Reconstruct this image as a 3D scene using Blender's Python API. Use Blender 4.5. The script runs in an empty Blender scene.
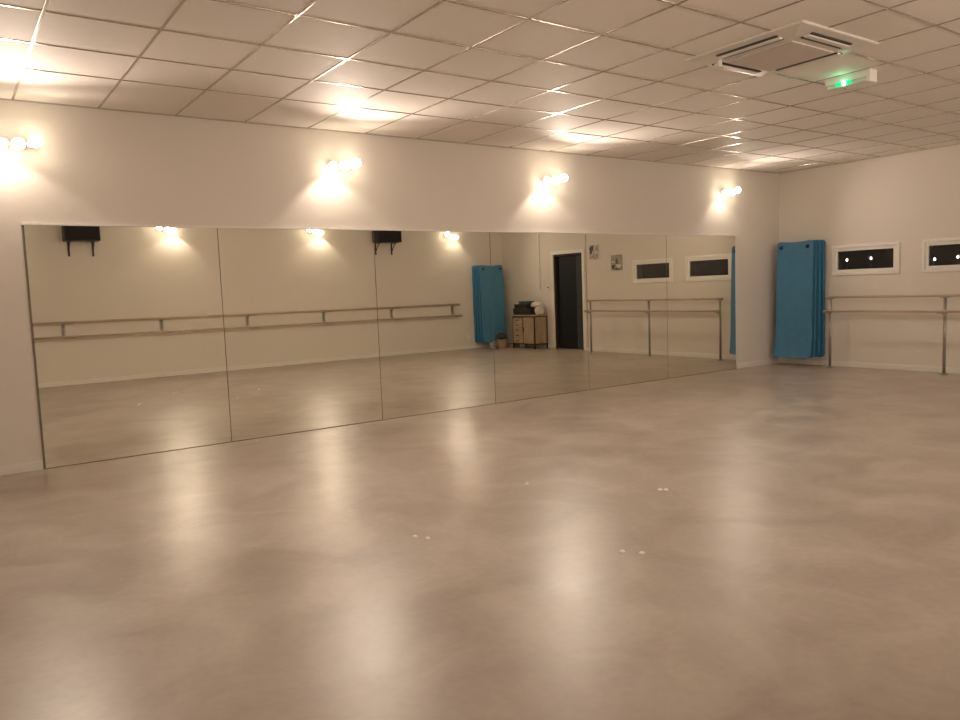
import bpy, bmesh, math, random
from mathutils import Vector, Matrix
random.seed(4)
SC = bpy.context.scene
COL = SC.collection
PI = math.pi

# ------------------------------------------------------------------ camera, world, exposure
CAM = Vector((0.0, -6.953, 1.302))
YAW, PITCH, ROLL = 0.6134, -0.0921, -0.0379
F = Vector((math.sin(YAW)*math.cos(PITCH), math.cos(YAW)*math.cos(PITCH), math.sin(PITCH)))
R0 = Vector((math.cos(YAW), -math.sin(YAW), 0)); U0 = R0.cross(F)
R = R0*math.cos(ROLL) + U0*math.sin(ROLL); U = -R0*math.sin(ROLL) + U0*math.cos(ROLL)
cd = bpy.data.cameras.new('camera'); cd.sensor_width = 36; cd.lens = 762.35/960*36
cd.clip_start = 0.02; cd.clip_end = 100
cam = bpy.data.objects.new('camera', cd); COL.objects.link(cam)
cam.matrix_world = Matrix(((R.x, U.x, -F.x, CAM.x), (R.y, U.y, -F.y, CAM.y), (R.z, U.z, -F.z, CAM.z), (0, 0, 0, 1)))
SC.camera = cam

w = bpy.data.worlds.new('night'); SC.world = w; w.use_nodes = True
w.node_tree.nodes['Background'].inputs[0].default_value = (0.02, 0.022, 0.035, 1)
w.node_tree.nodes['Background'].inputs[1].default_value = 0.05

LAMP_COL = (1.0, 0.835, 0.68)
LAMP_OUT, LAMP_UP, LAMP_WALL, LAMP_BULB = 66.0, 7.5, 1.2, 12.0
SC.view_settings.view_transform = 'Standard'; SC.view_settings.look = 'None'
SC.view_settings.exposure = 0.54; SC.view_settings.gamma = 1; SC.view_settings.use_curve_mapping = False
SC.cycles.max_bounces = 12; SC.cycles.diffuse_bounces = 6; SC.cycles.glossy_bounces = 8
SC.cycles.transmission_bounces = 6
SC.cycles.sample_clamp_indirect = 0; SC.cycles.use_guiding = True; SC.cycles.use_light_tree = True; SC.cycles.use_denoising = True
SC.cycles.caustics_reflective = True; SC.cycles.caustics_refractive = False
SC.cycles.blur_glossy = 0.0

# ------------------------------------------------------------------ helpers
def mat(name, col, rough=0.5, metal=0.0, spec=0.5, emit=None, es=0, noise=None, bump=None, trans=0, coat=0):
    """noise=(scale, amount, detail[, second colour]); bump=(scale, strength, distance)"""
    m = bpy.data.materials.new(name); m.use_nodes = True
    nt = m.node_tree; b = nt.nodes['Principled BSDF']
    b.inputs['Base Color'].default_value = (*col, 1); b.inputs['Roughness'].default_value = rough
    b.inputs['Metallic'].default_value = metal; b.inputs['Specular IOR Level'].default_value = spec
    b.inputs['Transmission Weight'].default_value = trans; b.inputs['Coat Weight'].default_value = coat
    if emit: b.inputs['Emission Color'].default_value = (*emit, 1); b.inputs['Emission Strength'].default_value = es
    tc = nt.nodes.new('ShaderNodeTexCoord')
    if noise:
        n = nt.nodes.new('ShaderNodeTexNoise'); n.inputs['Scale'].default_value = noise[0]; n.inputs['Detail'].default_value = noise[2]
        nt.links.new(tc.outputs['Object'], n.inputs['Vector'])
        r = nt.nodes.new('ShaderNodeValToRGB'); a = noise[1]
        c2 = noise[3] if len(noise) > 3 else tuple(c*(1-a) for c in col)
        r.color_ramp.elements[0].position = .3; r.color_ramp.elements[1].position = .7
        r.color_ramp.elements[0].color = (*c2, 1); r.color_ramp.elements[1].color = (*[min(1, c*(1+a*.4)) for c in col], 1)
        nt.links.new(n.outputs['Fac'], r.inputs['Fac']); nt.links.new(r.outputs['Color'], b.inputs['Base Color'])
    if bump:
        n = nt.nodes.new('ShaderNodeTexNoise'); n.inputs['Scale'].default_value = bump[0]; n.inputs['Detail'].default_value = 4
        nt.links.new(tc.outputs['Object'], n.inputs['Vector'])
        u = nt.nodes.new('ShaderNodeBump'); u.inputs['Strength'].default_value = bump[1]; u.inputs['Distance'].default_value = bump[2]
        nt.links.new(n.outputs['Fac'], u.inputs['Height']); nt.links.new(u.outputs['Normal'], b.inputs['Normal'])
    return m

def wood_mat(name, c1, c2, rough=.5, axis='X', scale=6):
    m = bpy.data.materials.new(name); m.use_nodes = True; nt = m.node_tree; b = nt.nodes['Principled BSDF']
    tc = nt.nodes.new('ShaderNodeTexCoord'); mp = nt.nodes.new('ShaderNodeMapping')
    s = {'X': (.6, 12, 12), 'Y': (12, .6, 12), 'Z': (12, 12, .6)}[axis]; mp.inputs['Scale'].default_value = s
    n = nt.nodes.new('ShaderNodeTexNoise'); n.inputs['Scale'].default_value = scale; n.inputs['Detail'].default_value = 5
    n.inputs['Distortion'].default_value = .6
    r = nt.nodes.new('ShaderNodeValToRGB'); r.color_ramp.elements[0].position = .35; r.color_ramp.elements[1].position = .66
    r.color_ramp.elements[0].color = (*c1, 1); r.color_ramp.elements[1].color = (*c2, 1)
    nt.links.new(tc.outputs['Object'], mp.inputs[0]); nt.links.new(mp.outputs[0], n.inputs['Vector'])
    nt.links.new(n.outputs['Fac'], r.inputs[0]); nt.links.new(r.outputs[0], b.inputs['Base Color'])
    b.inputs['Roughness'].default_value = rough
    return m

class MB:
    def __init__(s): s.b = bmesh.new()
    def box(s, x0, x1, y0, y1, z0, z1, bev=0):
        r = bmesh.ops.create_cube(s.b, size=1); vs = r['verts']
        bmesh.ops.scale(s.b, vec=(abs(x1-x0), abs(y1-y0), abs(z1-z0)), verts=vs)
        bmesh.ops.translate(s.b, vec=((x0+x1)/2, (y0+y1)/2, (z0+z1)/2), verts=vs)
        if bev:
            es = list({e for v in vs for e in v.link_edges})
            bmesh.ops.bevel(s.b, geom=es, offset=bev, segments=2, affect='EDGES', profile=.6)
        return s
    def tube(s, pts, r, n=16, cap=True):
        """swept tube through pts; r a number or one per point"""
        pts = [Vector(p) for p in pts]; rs = r if isinstance(r, (list, tuple)) else [r]*len(pts)
        rings = []; prev = None
        for i, p in enumerate(pts):
            t = (pts[min(i+1, len(pts)-1)] - pts[max(i-1, 0)]).normalized()
            if prev is None:
                a = Vector((0, 0, 1)) if abs(t.z) < .9 else Vector((1, 0, 0)); u = t.cross(a).normalized()
            else:
                u = (prev - t*prev.dot(t)).normalized()
            prev = u; v = t.cross(u)
            rings.append([s.b.verts.new(p + (u*math.cos(2*PI*k/n) + v*math.sin(2*PI*k/n))*rs[i]) for k in range(n)])
        for a, c in zip(rings, rings[1:]):
            for k in range(n): s.b.faces.new((a[k], a[(k+1) % n], c[(k+1) % n], c[k])).smooth = True
        if cap:
            s.b.faces.new(rings[0][::-1]); s.b.faces.new(rings[-1])
        return s
    def lathe(s, o, d, prof, n=20):
        """profile [(distance along d, radius)] about axis d through o"""
        o = Vector(o); d = Vector(d).normalized()
        a = Vector((0, 0, 1)) if abs(d.z) < .9 else Vector((1, 0, 0)); u = d.cross(a).normalized(); v = d.cross(u)
        rings = [[s.b.verts.new(o + d*h + (u*math.cos(2*PI*k/n) + v*math.sin(2*PI*k/n))*max(rr, 1e-4)) for k in range(n)] for h, rr in prof]
        for p, c in zip(rings, rings[1:]):
            for k in range(n): s.b.faces.new((p[k], p[(k+1) % n], c[(k+1) % n], c[k])).smooth = True
        s.b.faces.new(rings[0][::-1]); s.b.faces.new(rings[-1])
        return s
    def ring(s, plane, x0, x1, z0, z1, wd, d0, d1):
        """rectangular frame of four bars in the plane (a=horizontal, z)"""
        for (a0, a1, b0, b1) in ((x0, x1, z1-wd, z1), (x0, x1, z0, z0+wd), (x0, x0+wd, z0+wd, z1-wd), (x1-wd, x1, z0+wd, z1-wd)):
            if plane == 'x': s.box(d0, d1, a0, a1, b0, b1, .003)
            else: s.box(a0, a1, d0, d1, b0, b1, .003)
        return s
    def build(s, name, m, parent=None):
        bmesh.ops.recalc_face_normals(s.b, faces=s.b.faces[:])
        me = bpy.data.meshes.new(name); s.b.to_mesh(me); s.b.free()
        o = bpy.data.objects.new(name, me); me.materials.append(m); COL.objects.link(o)
        if parent is not None: o.parent = parent
        return o

def empty(name, loc=(0, 0, 0), rz=0):
    o = bpy.data.objects.new(name, None); COL.objects.link(o); o.location = loc; o.rotation_euler = (0, 0, rz)
    o.empty_display_size = .1
    return o
def tag(o, label=None, cat=None, group=None, kind=None):
    if label: o['label'] = label
    if cat: o['category'] = cat
    if group: o['group'] = group
    if kind: o['kind'] = kind
    return o
def struct(o, label=None, cat=None):
    return tag(o, label, cat, kind='structure')
def copy_tree(o, parent=None):
    c = o.copy(); COL.objects.link(c)
    if parent is not None: c.parent = parent
    for ch in list(o.children): copy_tree(ch, c)
    return c

# ------------------------------------------------------------------ sizes (metres): mirror wall is y = 0, camera looks towards +y and +x
XR, XL, YO, HC = 10.567, -2.2, -7.047, 2.889
MZ0, MZ1 = 0.007, 1.935

# ------------------------------------------------------------------ materials
M_wall = mat('wall_paint', (.76, .71, .65), .62, spec=.3, bump=(60, .08, .003))
M_ceil = mat('ceiling_tile', (.86, .80, .75), .68, spec=.25, noise=(180, .05, 2), bump=(350, .12, .001))
M_grid = mat('ceiling_grid_metal', (.55, .49, .43), .19, metal=.75)
M_trim = mat('white_trim', (.82, .79, .74), .35, spec=.5)
M_pvc = mat('white_window_frame', (.86, .84, .80), .3)
M_mirror = mat('mirror_silver', (.86, .85, .75), 0.0, metal=1.0)
M_back = mat('dark_mirror_edge', (.24, .19, .14), .5)
M_alu = mat('brushed_aluminium', (.62, .58, .52), .35, metal=.8)
M_steel = mat('grey_steel', (.42, .40, .37), .32, metal=.85)
M_black = mat('black_plastic', (.018, .017, .018), .45)
M_cloth = mat('speaker_grille', (.012, .012, .013), .8, bump=(500, .3, .002))
M_rail = wood_mat('beech_rail', (.42, .27, .15), (.56, .38, .23), .38, 'Y')
M_railx = wood_mat('beech_rail_long', (.46, .35, .25), (.60, .48, .36), .38, 'X')
M_white = mat('white_enamel', (.85, .83, .80), .3)
M_bulb = mat('lit_bulb', (1, .95, .85), .3, emit=(1.0, .86, .66), es=LAMP_BULB)
M_blue = mat('blue_mat_foam', (.07, .25, .44), .55, noise=(7, .10, 3), bump=(45, .15, .004))
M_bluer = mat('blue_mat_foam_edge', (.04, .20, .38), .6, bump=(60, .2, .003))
M_eye = mat('black_eyelet', (.01, .01, .012), .3)
M_glass = mat('window_glass', (.9, .95, .95), 0.02, trans=1.0, spec=.5)
M_night = mat('night_ground', (.02, .02, .02), .9)

def floor_material():
    m = bpy.data.materials.new('vinyl_floor'); m.use_nodes = True; nt = m.node_tree; b = nt.nodes['Principled BSDF']
    tc = nt.nodes.new('ShaderNodeTexCoord')
    def noise(scale, det, dist=0):
        n = nt.nodes.new('ShaderNodeTexNoise'); n.inputs['Scale'].default_value = scale; n.inputs['Detail'].default_value = det
        n.inputs['Distortion'].default_value = dist
        nt.links.new(tc.outputs['Object'], n.inputs['Vector']); return n
    n1 = noise(2.2, 7, .8); n2 = noise(24, 5, .2)
    r = nt.nodes.new('ShaderNodeValToRGB')
    r.color_ramp.elements[0].position = .33; r.color_ramp.elements[1].position = .68
    r.color_ramp.elements[0].color = (.385, .32, .27, 1); r.color_ramp.elements[1].color = (.52, .455, .395, 1)
    nt.links.new(n1.outputs['Fac'], r.inputs[0])
    r2 = nt.nodes.new('ShaderNodeValToRGB'); r2.color_ramp.elements[0].position = .35; r2.color_ramp.elements[1].position = .65
    r2.color_ramp.elements[0].color = (.93, .93, .93, 1); r2.color_ramp.elements[1].color = (1, 1, 1, 1)
    nt.links.new(n2.outputs['Fac'], r2.inputs[0])
    mx = nt.nodes.new('ShaderNodeMix'); mx.data_type = 'RGBA'; mx.blend_type = 'MULTIPLY'; mx.inputs[0].default_value = 1
    nt.links.new(r.outputs[0], mx.inputs[6]); nt.links.new(r2.outputs[0], mx.inputs[7]); nt.links.new(mx.outputs[2], b.inputs['Base Color'])
    mr = nt.nodes.new('ShaderNodeMapRange'); mr.inputs['To Min'].default_value = .28; mr.inputs['To Max'].default_value = .41
    nt.links.new(n1.outputs['Fac'], mr.inputs[0]); nt.links.new(mr.outputs[0], b.inputs['Roughness'])
    n3 = noise(7, 5); bp = nt.nodes.new('ShaderNodeBump'); bp.inputs['Strength'].default_value = .16; bp.inputs['Distance'].default_value = .004
    nt.links.new(n3.outputs['Fac'], bp.inputs['Height']); nt.links.new(bp.outputs[0], b.inputs['Normal'])
    b.inputs['Specular IOR Level'].default_value = .5
    return m
M_floor = floor_material()

# ------------------------------------------------------------------ room shell
T = .2
EXIT = (6.065, -3.59, HC)
STREET = [(30., 9.726, 1.97, 'left far white street lamp in the slot window nearest the mats'), (30., 8.755, 1.99, 'right far white street lamp in the slot window nearest the mats'),
          (30., 6.566, 1.834, 'left of two close street lamps in the slot window at the photo edge'), (30., 6.402, 1.825, 'right of two close street lamps in the slot window at the photo edge'),
          (30., 5.616, 1.867, 'lone street lamp at the right end of the slot window at the photo edge')]
struct(MB().box(XL-T, XR+T, YO-T, T, -.15, 0).build('floor', M_floor), 'beige mottled vinyl dance floor', 'floor')
ceil = struct(MB().box(XL-T, XR+T, YO-T, T, HC, HC+.15).build('ceiling', M_ceil), 'suspended ceiling of square white tiles', 'ceiling')
g = MB(); gw = .0085
xs = [.597 + .6*k for k in range(-5, 17) if XL < .597+.6*k < XR-.05]
ys = [-.932 - .6*k for k in range(0, 11) if -.932-.6*k > YO+.05]
for x in xs: g.box(x-gw, x+gw, YO, 0, HC-.004, HC+.01, .002)
for y in ys:
    e = [XL]+xs+[XR]
    for a, b_ in zip(e, e[1:]): g.box(a+gw, b_-gw, y-gw, y+gw, HC-.004, HC+.01, .002)
g.build('ceiling_grid', M_grid, ceil)
pa = MB()
pa.box(XL, XR, -.016, 0, HC-.010, HC, .003); pa.box(XL, XR, YO, YO+.016, HC-.010, HC, .003)
pa.box(XR-.016, XR, YO, 0, HC-.010, HC, .003); pa.box(XL, XL+.016, YO, 0, HC-.010, HC, .003)
pa.build('edge_angle', mat('edge_angle_paint', (.50, .44, .38), .5), ceil)

def wall_holes(axis, c0, c1, a0, a1, holes, name, label):
    """wall slab between c0..c1 on `axis`, spanning a0..a1 and 0..HC, with rectangular holes (a0,a1,z0,z1)"""
    A = sorted({a0, a1, *[h[0] for h in holes], *[h[1] for h in holes]}); Z = sorted({0, HC, *[h[2] for h in holes], *[h[3] for h in holes]})
    m = MB()
    for p, q in zip(A, A[1:]):
        for r, s in zip(Z, Z[1:]):
            ca, cz = (p+q)/2, (r+s)/2
            if any(h[0] < ca < h[1] and h[2] < cz < h[3] for h in holes): continue
            if axis == 'x': m.box(c0, c1, p, q, r, s)
            else: m.box(p, q, c0, c1, r, s)
    bmesh.ops.remove_doubles(m.b, verts=m.b.verts[:], dist=1e-5)
    o = m.build(name, M_wall); return struct(o, label, 'wall')
W1 = (-1.8066, -.8601, 1.3065, 1.7291); W2 = (-3.0333, -2.0931, 1.3065, 1.7291)
DY0, DY1, DH = -5.27, -4.40, 1.965
wall_holes('y', 0, T, XL-T, XR+T, [], 'wall_front', 'warm white painted wall carrying the long mirror')
wall_holes('y', YO-T, YO, XL-T, XR+T, [], 'wall_back', 'warm white wall opposite the mirror, with the long barre')
wall_holes('x', XL-T, XL, YO, 0, [], 'wall_left', 'plain warm white wall at the left end')
e = .035
wall_holes('x', XR, XR+T, YO, 0, [(W1[0]+e, W1[1]-e, W1[2]+e, W1[3]-e), (W2[0]+e, W2[1]-e, W2[2]+e, W2[3]-e), (DY0, DY1, 0, DH)],
           'wall_right', 'warm white end wall with two slot windows and a door')

def skirting(name, *boxes):
    m = MB()
    for b_ in boxes: m.box(*b_, 0, .072, .004)
    struct(m.build(name, M_trim), 'low white skirting board', 'baseboard')
skirting('baseboard_front', (XL, .575, -.014, 0), (9.50, XR, -.014, 0))
skirting('baseboard_back', (XL, XR, YO, YO+.014))
skirting('baseboard_right', (XR-.014, XR, YO+.015, DY0-.09), (XR-.014, XR, DY1+.09, -.015))
skirting('baseboard_left', (XL, XL+.014, YO+.015, -.015))

# windows in the end wall
for i, W in enumerate((W1, W2)):
    wn = empty('window_%d' % (i+1), (XR, (W[0]+W[1])/2, W[2]))
    struct(wn, ['low wide slot window nearest the hanging blue mats', 'low wide slot window at the right edge of the photo'][i], 'window')
    y0, y1, h = W[0]-wn.location.y, W[1]-wn.location.y, W[3]-W[2]
    MB().ring('x', y0, y1, 0, h, .038, -.016, .03).build('casing', M_pvc, wn)
    MB().ring('x', y0+.039, y1-.039, .039, h-.039, .042, -.004, .05).build('sash', M_pvc, wn)
    MB().box(.018, .024, y0+.078, y1-.078, .078, h-.078).build('pane', M_glass, wn)

# doorway, closed by flat panels toned like the unlit room beyond
dr = empty('door_1', (XR, DY0, 0)); struct(dr, 'doorway with white casing in the end wall, dark panel for the unlit room beyond', 'door')
dw = DY1-DY0
M_beyond = mat('unlit_room_dark', (.012, .015, .017), .6, spec=.2)
M_lit_edge = mat('lit_wall_edge_tone', (.05, .062, .064), .6, spec=.2)
M_jamb = mat('dark_brown_jamb', (.035, .018, .009), .7)
c = MB(); c.box(-.02, .0, -.075, 0, 0, DH+.07, .004); c.box(-.02, .0, dw, dw+.075, 0, DH+.07, .004); c.box(-.02, .0, 0, dw, DH, DH+.07, .004)
c.build('casing', M_trim, dr)
j = MB(); j.box(0, .14, 0, .035, 0, DH); j.box(0, .14, dw-.035, dw, 0, DH); j.box(0, .14, .035, dw-.035, DH-.04, DH)
j.build('jamb', M_jamb, dr)
dark_beyond = MB().box(.06, .10, .037, dw-.262, .008, DH-.042, .003).build('dark_beyond', M_beyond, dr)  # dark sheet painted for the unlit room behind the open doorway
MB().box(.06, .10, dw-.258, dw-.037, .008, DH-.042, .003).build('lit_wall_edge', M_lit_edge, dr)  # paler sheet paints the lit wall edge inside the opening
MB().box(.02, .14, 0.035, dw-.035, 0, .006).build('threshold', M_alu, dr)

# ------------------------------------------------------------------ mirror panels and their trims
mx = [.5911, 2.0825, 3.6344, 5.0841, 6.5399, 8.0033, 9.4823]
labs = ['large wall mirror panel farthest left, beside the bare wall', 'wall mirror panel second from the left, reflecting a lamp and the barre',
        'wall mirror panel reflecting the far end of the long barre', 'narrow looking wall mirror panel reflecting the cabinet and the dark doorway',
        'wall mirror panel reflecting two small pictures and a barre end post', 'last wall mirror panel on the right, nearest the blue mats']
for i in range(6):
    o = MB().box(mx[i]+.0035, mx[i+1]-.0035, -.010, -.004, MZ0, MZ1).build('wall_mirror', M_mirror)
    tag(o, labs[i], 'mirror', 'mirror panels on the front wall')
tr = MB().box(mx[0]-.006, mx[-1]+.006, -.0035, 0, MZ0, MZ1).build('trim_1', M_back); struct(tr, 'dark backing behind the mirror joints', 'trim')
tr = MB().box(mx[0]-.012, mx[-1]+.012, -.020, 0, MZ1, MZ1+.018, .003).build('trim_2', M_trim); struct(tr, 'thin white strip along the top of the mirrors', 'trim')
tr = MB().box(mx[0]-.006, mx[-1]+.006, -.013, 0, 0.0005, MZ0-.001).build('trim_3', M_back); struct(tr, 'thin dark channel under the mirrors', 'trim')
tr = MB().box(mx[0]-.012, mx[0]-.004, -.011, 0, 0.001, MZ1).build('trim_4', M_back); struct(tr, 'thin dark edge strip at the left end of the mirrors', 'trim')

# ------------------------------------------------------------------ wall lamps
def head(root, x, d):
    d = Vector(d).normalized(); o = Vector((x, -.075, 0))
    h = MB().lathe(o - d*.035, d, [(0, .012), (.004, .024), (.030, .036), (.052, .040), (.054, .037), (.042, .034)], 20).build('lamp_head', M_white, root)
    MB().lathe(o + d*.012, d, [(0.028, .012), (.034, .029), (.045, .040), (.060, .0455), (.078, .042), (.092, .030), (.101, .012), (.103, .002)], 18).build('bulb', M_bulb, h)
    return o + d*.125, d
def spot(root, o, d, e_, ang, blend, rad=.045, role='out'):
    l = bpy.data.lights.new('lamp_beam', 'SPOT'); l.energy = e_; l.color = LAMP_COL; l.spot_size = math.radians(ang); l.spot_blend = blend
    l.shadow_soft_size = rad; l['role'] = role
    ob = bpy.data.objects.new('lamp_beam', l); COL.objects.link(ob); ob.parent = root; ob.location = o
    ob.rotation_euler = Vector(d).to_track_quat('-Z', 'Y').to_euler()
def make_lamp():
    root = empty('wall_lamp')
    MB().box(-.055, .055, -.022, 0, -.04, .04, .006).build('backplate', M_white, root)
    a = MB(); a.tube([(0, -.02, 0), (0, -.05, 0)], .011); a.tube([(-.115, -.052, 0), (.115, -.052, 0)], .010)
    a.build('bar', M_white, root)
    o, d = head(root, -.095, (-.38, -.62, -.42)); spot(root, (-.15, -.20, -.06), (-.62, .12, -.78), LAMP_WALL, 112, .35, .03, 'wall')
    o, d = head(root, 0, (-.05, -.95, -.25)); spot(root, o, d, LAMP_OUT, 138, .7)
    o, d = head(root, .095, (.34, -.85, .22)); spot(root, o, (.30, -.85, .50), LAMP_UP, 116, .5, .045, 'up')
    return root
proto = make_lamp()
spots = [(.60, 'w', 'lit three-head wall lamp above the left end of the mirror'), (3.30, 'w', 'lit three-head wall lamp above the second and third mirror panels'),
         (5.98, 'w', 'lit three-head wall lamp third from left above the mirror'), (9.25, 'w', 'smallest looking lit wall lamp near the corner with the end wall'),
         (.60, 'o', 'unseen added wall lamp on the barre wall beside the camera'), (3.30, 'o', 'lit wall lamp on the barre wall, reflected at the top of the first mirror panel'),  # the lamp beside the camera is unseen, added for its light
         (6.0, 'o', 'lit wall lamp on the barre wall, reflected at the top of the second mirror panel'), (9.13, 'o', 'lit wall lamp on the barre wall nearest the hanging mats, reflected in the third panel')]
for i, (x, wh, lb) in enumerate(spots):
    o = proto if i == 0 else copy_tree(proto)
    o.location = (x, 0, 2.55) if wh == 'w' else (x, YO, 2.54 if x < 9 else 2.48)
    o.rotation_euler = (0, 0, 0 if wh == 'w' else PI)
    lights = [c_ for c_ in o.children if c_.type == 'LIGHT']       # own beam settings for each lamp
    for c_ in lights:
        c_.data = c_.data.copy(); role = c_.data['role']
        if role == 'out' and x > 9: c_.data.energy *= .62
        if role == 'wall' and i == 0: c_.data.energy *= 5; c_.rotation_euler = Vector((.10, .30, -.95)).to_track_quat('-Z', 'Y').to_euler()
        if role == 'up' and i == 0: c_.data.energy *= .35
        if wh == 'o' and x < 1: c_.data.energy *= .4  # dims the unseen added lamp
        if role == 'wall' and x > 9: c_.data.energy *= .6
    tag(o, lb, 'lamp', 'lit lamps above the mirrors' if wh == 'w' else 'lit lamps on the wall opposite the mirrors')

# ------------------------------------------------------------------ ballet barres
def barre_post(x, root):
    m = MB(); m.tube([(x, 0, .012), (x, 0, .985)], .019, 16)
    p = m.build('post', M_steel, root)
    MB().lathe((x, 0, 0), (0, 0, 1), [(0, .05), (.006, .05), (.012, .035), (.014, .02)], 20).build('foot_plate', M_steel, p)
    MB().box(x-.055, x+.055, -.016, .016, .978, .988, .003).build('upper_saddle', M_steel, p)
    k = MB(); k.tube([(x, 0, .775), (x, -.045, .772), (x, -.075, .785)], .010); k.box(x-.06, x+.06, -.10, -.055, .783, .792, .003)
    k.build('lower_bracket', M_steel, p)
root = empty('ballet_barre', (10.36, -.95, 0), -PI/2)
tag(root, 'floor-standing double ballet barre on grey posts under the slot windows', 'barre')
for d in (0, 1.525, 3.03): barre_post(d, root)
MB().tube([(-.05, 0, 1.006), (3.12, 0, 1.006)], .0175, 18).build('upper_rail', M_railx, root)
MB().tube([(-.05, -.078, .81), (3.12, -.078, .81)], .0175, 18).build('lower_rail', M_railx, root)

root = empty('ballet_barre', (0, YO, 0), 0)
tag(root, 'long double wooden barre on curved wall brackets, seen in the mirror', 'barre')
MB().tube([(.02, .12, 1.03), (9.27, .12, 1.0)], .019, 18).build('upper_rail', M_railx, root)
MB().tube([(.02, .20, .80), (9.27, .20, .76)], .019, 18).build('lower_rail', M_railx, root)
for k in range(7):
    x = .11 + 1.506*k; zt = 1.03 - .03*x/9.27; zb = .80 - .04*x/9.27
    m = MB(); m.tube([(x, .12, zt-.02), (x, .06, zt-.035), (x, .03, zt-.09), (x, .04, zb+.05), (x, .10, zb-.015), (x, .20, zb-.02)], .012, 12)
    m.box(x-.03, x+.03, 0, .008, zb+.02, zt-.03, .002); m.tube([(x, 0, (zt+zb)/2), (x, .035, (zt+zb)/2)], .012, 12)
    m.box(x-.015, x+.14, .095, .145, zt-.030, zt-.019, .002); m.box(x-.015, x+.14, .175, .225, zb-.030, zb-.019, .002)
    m.build('bracket', M_steel, root)

# ------------------------------------------------------------------ hanging blue mats
def mat_mesh(i, n, w_, z0, z1, flare=0.0):
    """one hanging foam mat, i-th from the wall; eyelet holes left open; returns MB"""
    m = MB(); t = .050
    us = [-1, -.97, -.9, -.80, -.70, -.35, 0, .35, .70, .80, .9, .97, 1]
    H = z1-z0; zs = [0, .012, .04, .12, .3, .6, .9, 1.2, H-.16, H-.10, H-.055, H-.02, H-.006, H]
    def off(z, u):
        q = 1 - z/H
        base = .022 + i*(t+.006) + i*.021*q
        curl = flare*(max(0, q-.85)/.15)**2*.03
        return base + curl + .004*math.sin(5*z+i)*q
    def hw(z):
        rc = .045; d = min(z, H-z); s_ = w_/2
        if d < rc: s_ -= rc - math.sqrt(max(0, rc*rc-(rc-d)**2))
        return s_
    def pt(u, z, back):
        sx = u*hw(z); zz = z + (-.014*(1-u*u) if z > H-.17 else 0)*((z-(H-.17))/.17 if z > H-.17 else 0)
        if flare and z < .3: sx += (-.045 if u < 0 else .0)*abs(u)*((.3-z)/.3)**2
        if u > .85: sx += (3-i)*.024
        return Vector((sx, -(off(z, u) + (0 if back else t)), z0+zz))
    nu, nz = len(us), len(zs)
    V = {(b, a, k): m.b.verts.new(pt(us[a], zs[k], b)) for b in (0, 1) for a in range(nu) for k in range(nz)}
    hole = lambda a, k: (us[a] in (-.80, .70)) and abs(zs[k]-(H-.10)) < 1e-6
    cells = [(a, k) for a in range(nu-1) for k in range(nz-1) if not hole(a, k)]
    cs = set(cells)
    for a, k in cells:
        m.b.faces.new((V[0, a, k], V[0, a+1, k], V[0, a+1, k+1], V[0, a, k+1])).smooth = True
        m.b.faces.new((V[1, a, k], V[1, a, k+1], V[1, a+1, k+1], V[1, a+1, k])).smooth = True
        for (da, dk, p, q) in ((-1, 0, (a, k), (a, k+1)), (1, 0, (a+1, k), (a+1, k+1)), (0, -1, (a, k), (a+1, k)), (0, 1, (a, k+1), (a+1, k+1))):
            if (a+da, k+dk) not in cs:
                m.b.faces.new((V[0, p[0], p[1]], V[0, q[0], q[1]], V[1, q[0], q[1]], V[1, p[0], p[1]]))
    return m, [(u*hw(H-.08), -(off(H-.08, u)+t), z0+H-.085) for u in (-.75, .75)], t
def mats(loc, rz, w_, where, grp):
    ORD = ['closest to the wall', 'second from the wall', 'second from the front', 'at the front of the bundle']
    ends = None
    for i in range(4):
        r = empty('exercise_mat', loc, rz)
        m, ey, t = mat_mesh(i, 4, w_*(1-.012*((i*7) % 3)), .125+.006*((i*5) % 3), 1.835, 1.0 if i == 3 else 0)
        o = m.build('foam_sheet', M_blue if i == 3 else M_bluer, r)
        md = o.modifiers.new('bevel', 'BEVEL'); md.width = .006; md.segments = 2; md.limit_method = 'ANGLE'
        for (x, y, z) in ey:
            q = MB(); n = 20
            for rr0, rr1 in ((.030, .020),):
                A = [q.b.verts.new((x+rr0*math.cos(2*PI*k/n), y-.002, z+rr0*math.sin(2*PI*k/n))) for k in range(n)]
                B = [q.b.verts.new((x+rr1*math.cos(2*PI*k/n), y-.005, z+rr1*math.sin(2*PI*k/n))) for k in range(n)]
                D = [q.b.verts.new((x+rr1*math.cos(2*PI*k/n), y+t*.9, z+rr1*math.sin(2*PI*k/n))) for k in range(n)]
                for k in range(n):
                    l = (k+1) % n
                    q.b.faces.new((A[k], A[l], B[l], B[k])); q.b.faces.new((B[k], B[l], D[l], D[k]))
            q.build('eyelet', M_eye, r)
        tag(r, 'blue mat %s, %s' % (ORD[i], where), 'mat', grp); ends = ey
    k = empty('mat_hook_rail', loc, rz)
    x0 = abs(ends[0][0])
    MB().box(-x0-.05, x0+.05, -.014, 0, 1.72, 1.78, .003).build('rail', M_steel, k)
    for sx in (-1, 1):
        h = MB().tube([(sx*x0, -.014, 1.745), (sx*x0, ends[0][1]-.018, 1.745)], .010, 14).build('hook', M_black, k)
        MB().lathe((sx*x0, ends[0][1]-.018, 1.745), (0, -1, 0), [(0, .017), (.010, .017), (.014, .012)], 16).build('hook_end', M_eye, h)
    tag(k, 'hook rail with two black hooks with blue mats %s' % where, 'rack')
mats((XR, -.415, 0), -PI/2, .56, 'hung on the end wall', 'blue mats hanging on the end wall')
mats((10.08, YO, 0), PI, .61, 'hung beside the cabinet', 'blue mats hanging on the barre wall')

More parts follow.
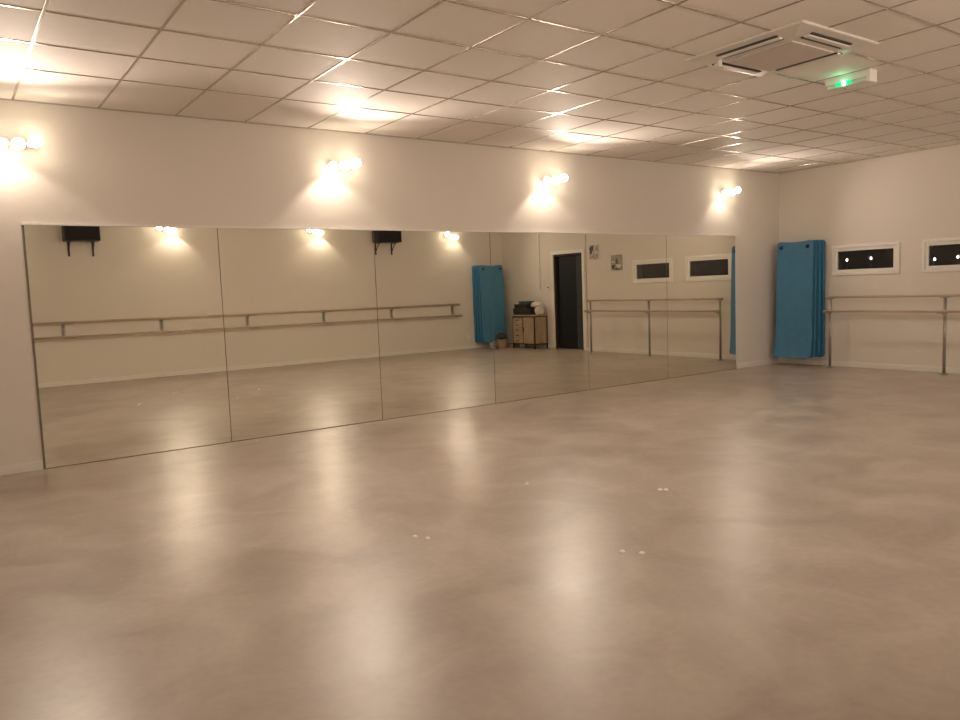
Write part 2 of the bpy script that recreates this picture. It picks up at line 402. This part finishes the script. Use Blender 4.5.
# ------------------------------------------------------------------ wall speakers
def speaker(x, w_, lb):
    r = empty('wall_speaker', (x, YO, 0), PI); tag(r, lb, 'speaker', 'black wall speakers on the barre wall')
    MB().box(-w_/2, w_/2, -.30, -.05, 2.32, 2.64, .012).build('cabinet', M_black, r)
    MB().box(-w_/2+.02, w_/2-.02, -.308, -.30, 2.335, 2.625, .003).build('grille', M_cloth, r)
    for sx in (-1, 1):
        m = MB(); X = sx*(w_*.34); m.box(X-.014, X+.014, -.012, 0, 2.085, 2.40, .002); m.box(X-.014, X+.014, -.24, 0, 2.308, 2.320, .002)
        m.tube([(X, -.01, 2.14), (X, -.10, 2.24), (X, -.19, 2.31)], .008, 10); m.tube([(X, -.006, 2.10), (X, -.03, 2.10)], .012, 12)
        m.build('bracket', M_black, r)
speaker(1.97, .52, 'black box speaker on brackets, reflected at the left of the first mirror panel')
speaker(7.53, .54, 'black box speaker on brackets, reflected at the panel joint left of centre')

# ------------------------------------------------------------------ ceiling air conditioner
M_slot = mat('vent_shadow_slot', (.05, .04, .035), .7)
M_ac = mat('air_conditioner_plastic', (.74, .70, .65), .35)
M_acg = mat('air_conditioner_grille', (.60, .53, .48), .6)
ac = empty('ceiling_air_conditioner', (4.965, -3.695, HC)); tag(ac, 'square white ceiling cassette air conditioner with four slot vents', 'air conditioner')
S = .462
b = MB()
r0 = [(-S, -S), (S, -S), (S, S), (-S, S)]
def loft(mb, levels):
    rings = [[mb.b.verts.new((x*s_/S, y*s_/S, z)) for x, y in r0] for s_, z in levels]
    for p, q in zip(rings, rings[1:]):
        for k in range(4): mb.b.faces.new((p[k], p[(k+1) % 4], q[(k+1) % 4], q[k]))
    return rings
rg = loft(b, [(S, -.001), (S, -.007), (S-.008, -.014), (.262, -.034)])
inner = [b.b.verts.new((x*.262/S, y*.262/S, -.030)) for x, y in r0]
for k in range(4): b.b.faces.new((rg[-1][k], rg[-1][(k+1) % 4], inner[(k+1) % 4], inner[k]))
b.b.faces.new(inner)
b.build('panel', M_ac, ac)
gr = MB(); gr.box(-.255, .255, -.255, .255, -.046, -.031, .006)
for k in range(30): gr.box(-.235, .235, -.232+.016*k-.004, -.232+.016*k+.004, -.0475, -.0455, .0008)
gr.build('intake_grille', M_acg, ac)
MB().box(-.31, -.29, .262, .285, -.075, -.03, .003).build('latch', M_white, ac)
for k in range(4):
    a = k*PI/2; rot = Matrix.Rotation(a, 4, 'Z')
    m = MB(); m.box(-.235, .235, .306, .328, -.0345, -.024); m.box(-.235, .235, .374, .394, -.0295, -.018)
    bmesh.ops.transform(m.b, matrix=rot, verts=m.b.verts[:]); m.build('vent_slot', M_slot, ac)
    m = MB(); m.box(-.24, .24, .329, .373, -.038, -.026, .004)
    bmesh.ops.transform(m.b, matrix=Matrix.Rotation(a, 4, 'Z'), verts=m.b.verts[:]); m.build('louvre', M_ac, ac)

# ------------------------------------------------------------------ emergency exit light
ex = empty('emergency_light', EXIT); tag(ex, 'slim white emergency light on the ceiling with a green glow', 'emergency light')
MB().box(-.05, .05, -.175, .175, -.055, 0, .008).build('housing', M_white, ex)
MB().box(-.04, .04, -.168, .168, -.085, -.055, .010).build('diffuser', mat('frosted_diffuser', (.70, .68, .62), .4), ex)
MB().box(-.054, .054, -.195, -.165, -.095, 0, .006).build('end_cap', M_white, ex)
MB().box(-.052, -.044, -.05, .09, -.080, -.050, .003).build('green_spill_panel', mat('green_spill_panel', (.0, .35, .15), .3, emit=(.0, .9, .32), es=.55), ex)  # glowing panel put in for the green spill around the diode
MB().lathe((-.050, .015, -.066), (-1, 0, 0), [(0, .018), (.008, .016), (.012, .006)], 16).build('green_diode', mat('lit_green_diode', (.3, 1, .6), .3, emit=(.25, 1, .55), es=14), ex)
pl = bpy.data.lights.new('green_glow', 'POINT'); pl.energy = .10; pl.color = (.1, 1, .4); pl.shadow_soft_size = .03
po = bpy.data.objects.new('green_glow', pl); COL.objects.link(po); po.parent = ex; po.location = (-.10, .02, -.10)

# ------------------------------------------------------------------ cabinet with its load (end wall, seen in the mirror)
M_panel = wood_mat('rustic_plank', (.30, .21, .14), (.50, .38, .27), .6, 'Z', 5)
M_drawer = wood_mat('rustic_drawer', (.32, .22, .14), (.58, .46, .33), .6, 'X', 7)
M_iron = mat('black_iron', (.025, .020, .018), .5, metal=.4)
cb = empty('storage_cabinet', (XR-.02, -5.88, 0), -PI/2); tag(cb, 'wooden cabinet on a black iron frame with five drawers and one door', 'cabinet')
CW, CD, CH = .75, .36, .72
f = MB(); x0, x1 = -CW/2, CW/2
cols = [x0, x1-.36, x1]
for x in (x0, x1-.022):
    for y in (-CD, -.022): f.box(x, x+.022, y, y+.022, 0, CH-.022, .002)
for x in (cols[1]-.011,): f.box(x, x+.022, -CD, -CD+.022, .11, CH-.03, .002)
for z in (.09, CH-.044): f.box(x0+.022, x1-.022, -CD, -CD+.022, z, z+.022, .002); f.box(x0+.022, x1-.022, -.022, 0, z, z+.022, .002)
for x in (x0, x1-.022):
    for z in (.09, CH-.044): f.box(x, x+.022, -CD+.022, -.022, z, z+.022, .002)
f.build('frame', M_iron, cb)
MB().box(x0+.025, x1-.025, -CD+.026, -.024, .113, CH-.046).build('carcass', mat('cabinet_inside', (.14, .10, .07), .7), cb)
for x in (x0+.004, x1-.024): MB().box(x, x+.020, -CD+.024, -.024, .113, CH-.046, .002).build('side_panel', M_panel, cb)
MB().box(x0-.005, x1+.005, -CD-.005, 0, CH-.021, CH+.005, .003).build('top', M_drawer, cb)
for a, c_ in ((cols[0]+.026, cols[1]-.015),):
    d = MB().box(a, c_, -CD-.004, -CD+.024, .116, CH-.050, .003).build('door', M_panel, cb)
    MB().box(c_-.022, c_-.012, -CD-.018, -CD-.005, .36, .46, .002).build('handle', M_iron, d)
for k in range(5):
    z0 = .118 + k*.1095
    d = MB().box(cols[1]+.015, x1-.026, -CD-.004, -CD+.024, z0, z0+.102, .003).build('drawer', M_drawer, cb)
    MB().box((cols[1]+x1)/2-.05, (cols[1]+x1)/2+.05, -CD-.018, -CD-.005, z0+.05, z0+.062, .002).build('handle', M_iron, d)

M_bin = mat('dark_storage_fabric', (.035, .027, .030), .8, bump=(150, .3, .003), noise=(30, .3, 3))
M_teal = mat('dark_teal_box', (.045, .085, .085), .6)
M_bag = mat('pale_plastic_bag', (.80, .77, .71), .4, bump=(12, .5, .02), noise=(14, .12, 3))
def bin_(loc, w_, d_, h, lb, m_, name='storage_box', cat='box'):
    r = empty(name, loc, -PI/2); tag(r, lb, cat)
    b = MB(); t = .008
    b.box(-w_/2, w_/2, -d_/2, d_/2, 0, t); b.box(-w_/2, w_/2, -d_/2, -d_/2+t, t, h-.03, .002); b.box(-w_/2, w_/2, d_/2-t, d_/2, t, h-.03, .002)
    b.box(-w_/2, -w_/2+t, -d_/2+t, d_/2-t, t, h-.03, .002); b.box(w_/2-t, w_/2, -d_/2+t, d_/2-t, t, h-.03, .002)
    b.build('body', m_, r)
    MB().box(-w_/2-.006, w_/2+.006, -d_/2-.006, d_/2+.006, h-.029, h, .006).build('lid', m_, r)
    MB().box(-.04, .04, -d_/2-.010, -d_/2-.001, h*.35, h*.35+.018, .003).build('handle', M_iron, r)
    return r
TOP = CH+.006
bin_((10.33, -5.965, TOP), .56, .24, .135, 'wide low dark storage box on the cabinet top', M_bin)
bin_((10.33, -6.01, TOP+.136), .40, .22, .090, 'smaller dark box stacked on the wide dark storage box', M_bin)
bin_((10.34, -5.93, TOP+.227), .28, .20, .062, 'flat teal box topmost of the stack on the cabinet', M_teal)

def blob(name, loc, r, m_, seed, lb, cat, squash=.8, lump=.25, sub=4):
    rnd = random.Random(seed); b = bmesh.new(); bmesh.ops.create_icosphere(b, subdivisions=sub, radius=1)
    ph = [(Vector((rnd.uniform(-1, 1), rnd.uniform(-1, 1), rnd.uniform(-1, 1)))*rnd.uniform(2, 7), rnd.uniform(0, 6), rnd.uniform(.3, 1)) for _ in range(12)]
    for v in b.verts:
        s_ = 1 + lump*sum(math.sin(v.co.dot(p)+q)*a for p, q, a in ph)/6
        v.co = Vector((v.co.x*r[0], v.co.y*r[1], v.co.z*r[2]))*s_
        if v.co.z < -r[2]*squash: v.co.z = -r[2]*squash
    zmin = min(v.co.z for v in b.verts)
    for v in b.verts: v.co.z -= zmin
    for f_ in b.faces: f_.smooth = True
    me = bpy.data.meshes.new(name); b.to_mesh(me); b.free(); me.materials.append(m_)
    o = bpy.data.objects.new(name, me); COL.objects.link(o); o.location = loc
    if lb: tag(o, lb, cat)
    return o
bag = empty('plastic_bag', (10.40, -5.59, TOP)); tag(bag, 'crumpled pale plastic bag on the cabinet end nearest the dark doorway', 'bag')
o = blob('bag_body', (0, .02, 0), (.11, .086, .11), M_bag, 3, None, None); o.parent = bag
o = blob('bag_top', (-.02, -.05, .165), (.12, .15, .065), M_bag, 8, None, None, lump=.45); o.parent = bag

# basket, cloth and small box on the floor by the mats
M_wick = mat('wicker', (.40, .29, .19), .7, bump=(90, .5, .006), noise=(60, .35, 2))
bk = empty('wicker_basket', (10.02, -6.43, 0)); tag(bk, 'small wicker basket holding a dark green cloth, on the floor before the hanging mats', 'basket')
MB().lathe((0, 0, 0), (0, 0, 1), [(0, .080), (.01, .090), (.10, .105), (.195, .115), (.20, .108), (.12, .098), (.03, .08)], 28).build('basket_body', M_wick, bk)
for k, z in enumerate((.035, .085, .135, .19)):
    rr = .094 + .022*z/.2
    MB().tube([((rr+.004)*math.cos(2*PI*j/24), (rr+.004)*math.sin(2*PI*j/24), z) for j in range(25)], .006, 8, cap=False).build('woven_band', M_wick, bk)
blob('folded_cloth', (10.02, -6.43, .205), (.115, .125, .075), mat('dark_green_cloth', (.05, .06, .035), .85, noise=(20, .4, 3)), 11,
     'crumpled dark green cloth heaped in the wicker basket', 'cloth')
r = empty('cardboard_box', (10.26, -6.36, 0), -PI/2); tag(r, 'small flat brown cardboard box between the basket and the cabinet', 'box')
M_card = mat('brown_cardboard', (.36, .26, .17), .8)
MB().box(-.10, .10, -.12, .12, 0, .085, .003).build('body', M_card, r)
MB().box(-.103, .103, -.123, .123, .086, .098, .003).build('lid', mat('dark_brown_lid', (.14, .09, .06), .7), r)
sh = empty('white_strap', (9.86, -6.56, 0)); tag(sh, 'looped white strap lying at the foot of the hanging mats', 'strap')
MB().tube([(.00+.07*math.cos(a/3)*(1+.2*math.sin(a)), .06*math.sin(a/3)*(1+.3*math.cos(a*1.3)), .012+.013*a/4) for a in range(0, 44)], .010, 8).build('loops', mat('white_webbing', (.62, .64, .68), .7), sh)

# ------------------------------------------------------------------ small wall things
M_photo_pale = mat('photo_print_pale', (.58, .53, .46), .4, noise=(22, .5, 3, (.22, .17, .13)))
M_photo_grey = mat('photo_print_grey', (.40, .35, .29), .4, noise=(9, .2, 3, (.24, .19, .15)))
def picture(y0, y1, z0, z1, lb, m_, shapes):
    r = empty('wall_picture', (XR, (y0+y1)/2, z0), -PI/2); tag(r, lb, 'picture', 'small pictures on the end wall')
    w_, h = abs(y1-y0), z1-z0
    MB().box(-w_/2, w_/2, -.018, 0, 0, h, .002).build('board', M_trim, r)
    MB().box(-w_/2+.012, w_/2-.012, -.020, -.018, .012, h-.012).build('print', m_, r)
    for (a, c_, p, q, mm) in shapes:
        MB().box(a*w_, c_*w_, -.0212, -.020, p*h, q*h, .0003).build('printed_shape', mm, r)
def picture(y0, y1, z0, z1, lb, m_, shapes):
    r = empty('wall_picture', (XR, (y0+y1)/2, z0), -PI/2); tag(r, lb, 'picture', 'small pictures on the end wall')
    w_, h = abs(y1-y0), z1-z0
    MB().box(-w_/2, w_/2, -.018, 0, 0, h, .002).build('board', M_trim, r)
    MB().box(-w_/2+.010, w_/2-.010, -.020, -.018, .010, h-.010).build('print', m_, r)
    for (cx, cz, rx, rz, mm) in shapes:
        b = MB(); n = 18; ph = random.uniform(0, 6)
        k = [(cx*w_+rx*w_*math.cos(2*PI*i/n)*(1+.22*math.sin(3*2*PI*i/n+ph)), cz*h+rz*h*math.sin(2*PI*i/n)*(1+.22*math.cos(2*2*PI*i/n+ph))) for i in range(n)]
        A = [b.b.verts.new((x, -.0202, z)) for x, z in k]; B = [b.b.verts.new((x, -.0210, z)) for x, z in k]
        b.b.faces.new(B)
        for i in range(n): b.b.faces.new((A[i], A[(i+1) % n], B[(i+1) % n], B[i]))
        b.build('printed_figure', mm, r)
M_pd = mat('print_ink_dark', (.04, .028, .02), .5); M_pl = mat('print_pale', (.66, .62, .56), .5); M_pm = mat('print_mid', (.30, .25, .20), .5)
picture(-4.18, -3.90, 1.79, 2.10, 'small dark and pale picture high on the end wall beside the door', M_photo_pale,
        [(.22, .74, .22, .17, M_pd), (.30, .50, .12, .14, M_pd), (-.30, .74, .07, .15, M_pm), (.04, .24, .10, .12, M_pm), (-.28, .25, .09, .16, M_pm)])
picture(-3.59, -3.27, 1.56, 1.87, 'small greyish picture between the first picture and the slot window', M_photo_grey,
        [(0, .58, .06, .16, M_pd), (-.14, .28, .19, .13, M_pl), (.30, .55, .14, .05, M_pl), (.02, .10, .20, .05, M_pd), (.28, .25, .12, .13, M_pd)])
ct = MB().box(XR-.022, XR, -5.745, -5.72, 1.25, HC-.012, .003).build('cable_duct', M_trim)
tag(ct, 'narrow white cable duct running up the end wall above the cabinet', 'cable duct')
sw = empty('wall_switch', (XR, -5.455, 1.25), -PI/2); tag(sw, 'white wall switch between the cabinet and the dark doorway', 'switch')
MB().box(-.045, .045, -.012, 0, 0, .09, .004).build('plate', M_white, sw)
MB().box(-.018, .018, -.018, -.012, .028, .062, .003).build('rocker', mat('dark_rocker', (.05, .04, .035), .4), sw)
so = empty('wall_socket', (9.56, YO, .22), PI); tag(so, 'white wall socket low on the barre wall beside the hanging mats', 'socket')
MB().box(-.042, .042, -.012, 0, 0, .084, .004).build('plate', M_white, so)
MB().lathe((0, -.012, .042), (0, -1, 0), [(0, .026), (.004, .026), (.005, .021), (.0051, .004)], 20).build('socket_well', M_white, so)

# shiny little floor studs
M_stud = mat('polished_stud', (.97, .95, .92), .15, spec=1.0)
st = [(1.972, -3.487, 'between the two bright floor reflections, left of its pair'), (2.011, -3.555, 'between the two bright floor reflections, right of its pair'),
      (3.10, -3.039, 'standing alone nearer the mirror'), (2.622, -4.371, 'left of the front right pair'), (2.678, -4.449, 'right of the front right pair'),
      (3.616, -3.735, 'left of the rear right pair'), (3.643, -3.76, 'right of the rear right pair')]
for x, y, lb in st:
    o = MB().lathe((0, 0, 0), (0, 0, 1), [(0, .016), (.003, .016), (.008, .012), (.011, .004)], 16).build('floor_stud', M_stud)
    o.location = (x, y, 0); tag(o, 'tiny shiny metal floor stud ' + lb, 'floor stud', 'shiny studs in the floor')

# ------------------------------------------------------------------ night outside the slot windows
gd = MB().box(XR+T+.02, 60, -30, 25, -.6, -.3).build('ground', M_night); struct(gd, 'dark ground outside the windows', 'ground')
M_far = mat('street_lamp_glow', (1, .95, .85), .4, emit=(1, .93, .82), es=4)
for px, y, z, lb in STREET:
    r = empty('street_lamp', (px, y, -.3)); tag(r, lb, 'street lamp', 'far street lamps seen through the slot windows')
    MB().tube([(0, 0, 0), (0, 0, z+.3-.09)], [.04, .02], 10).build('pole', M_black, r)
    MB().lathe((0, 0, z+.3-.09), (0, 0, 1), [(0, .02), (.02, .03), (.05, .036), (.08, .028), (.10, .010)], 16).build('lantern', M_far, r)
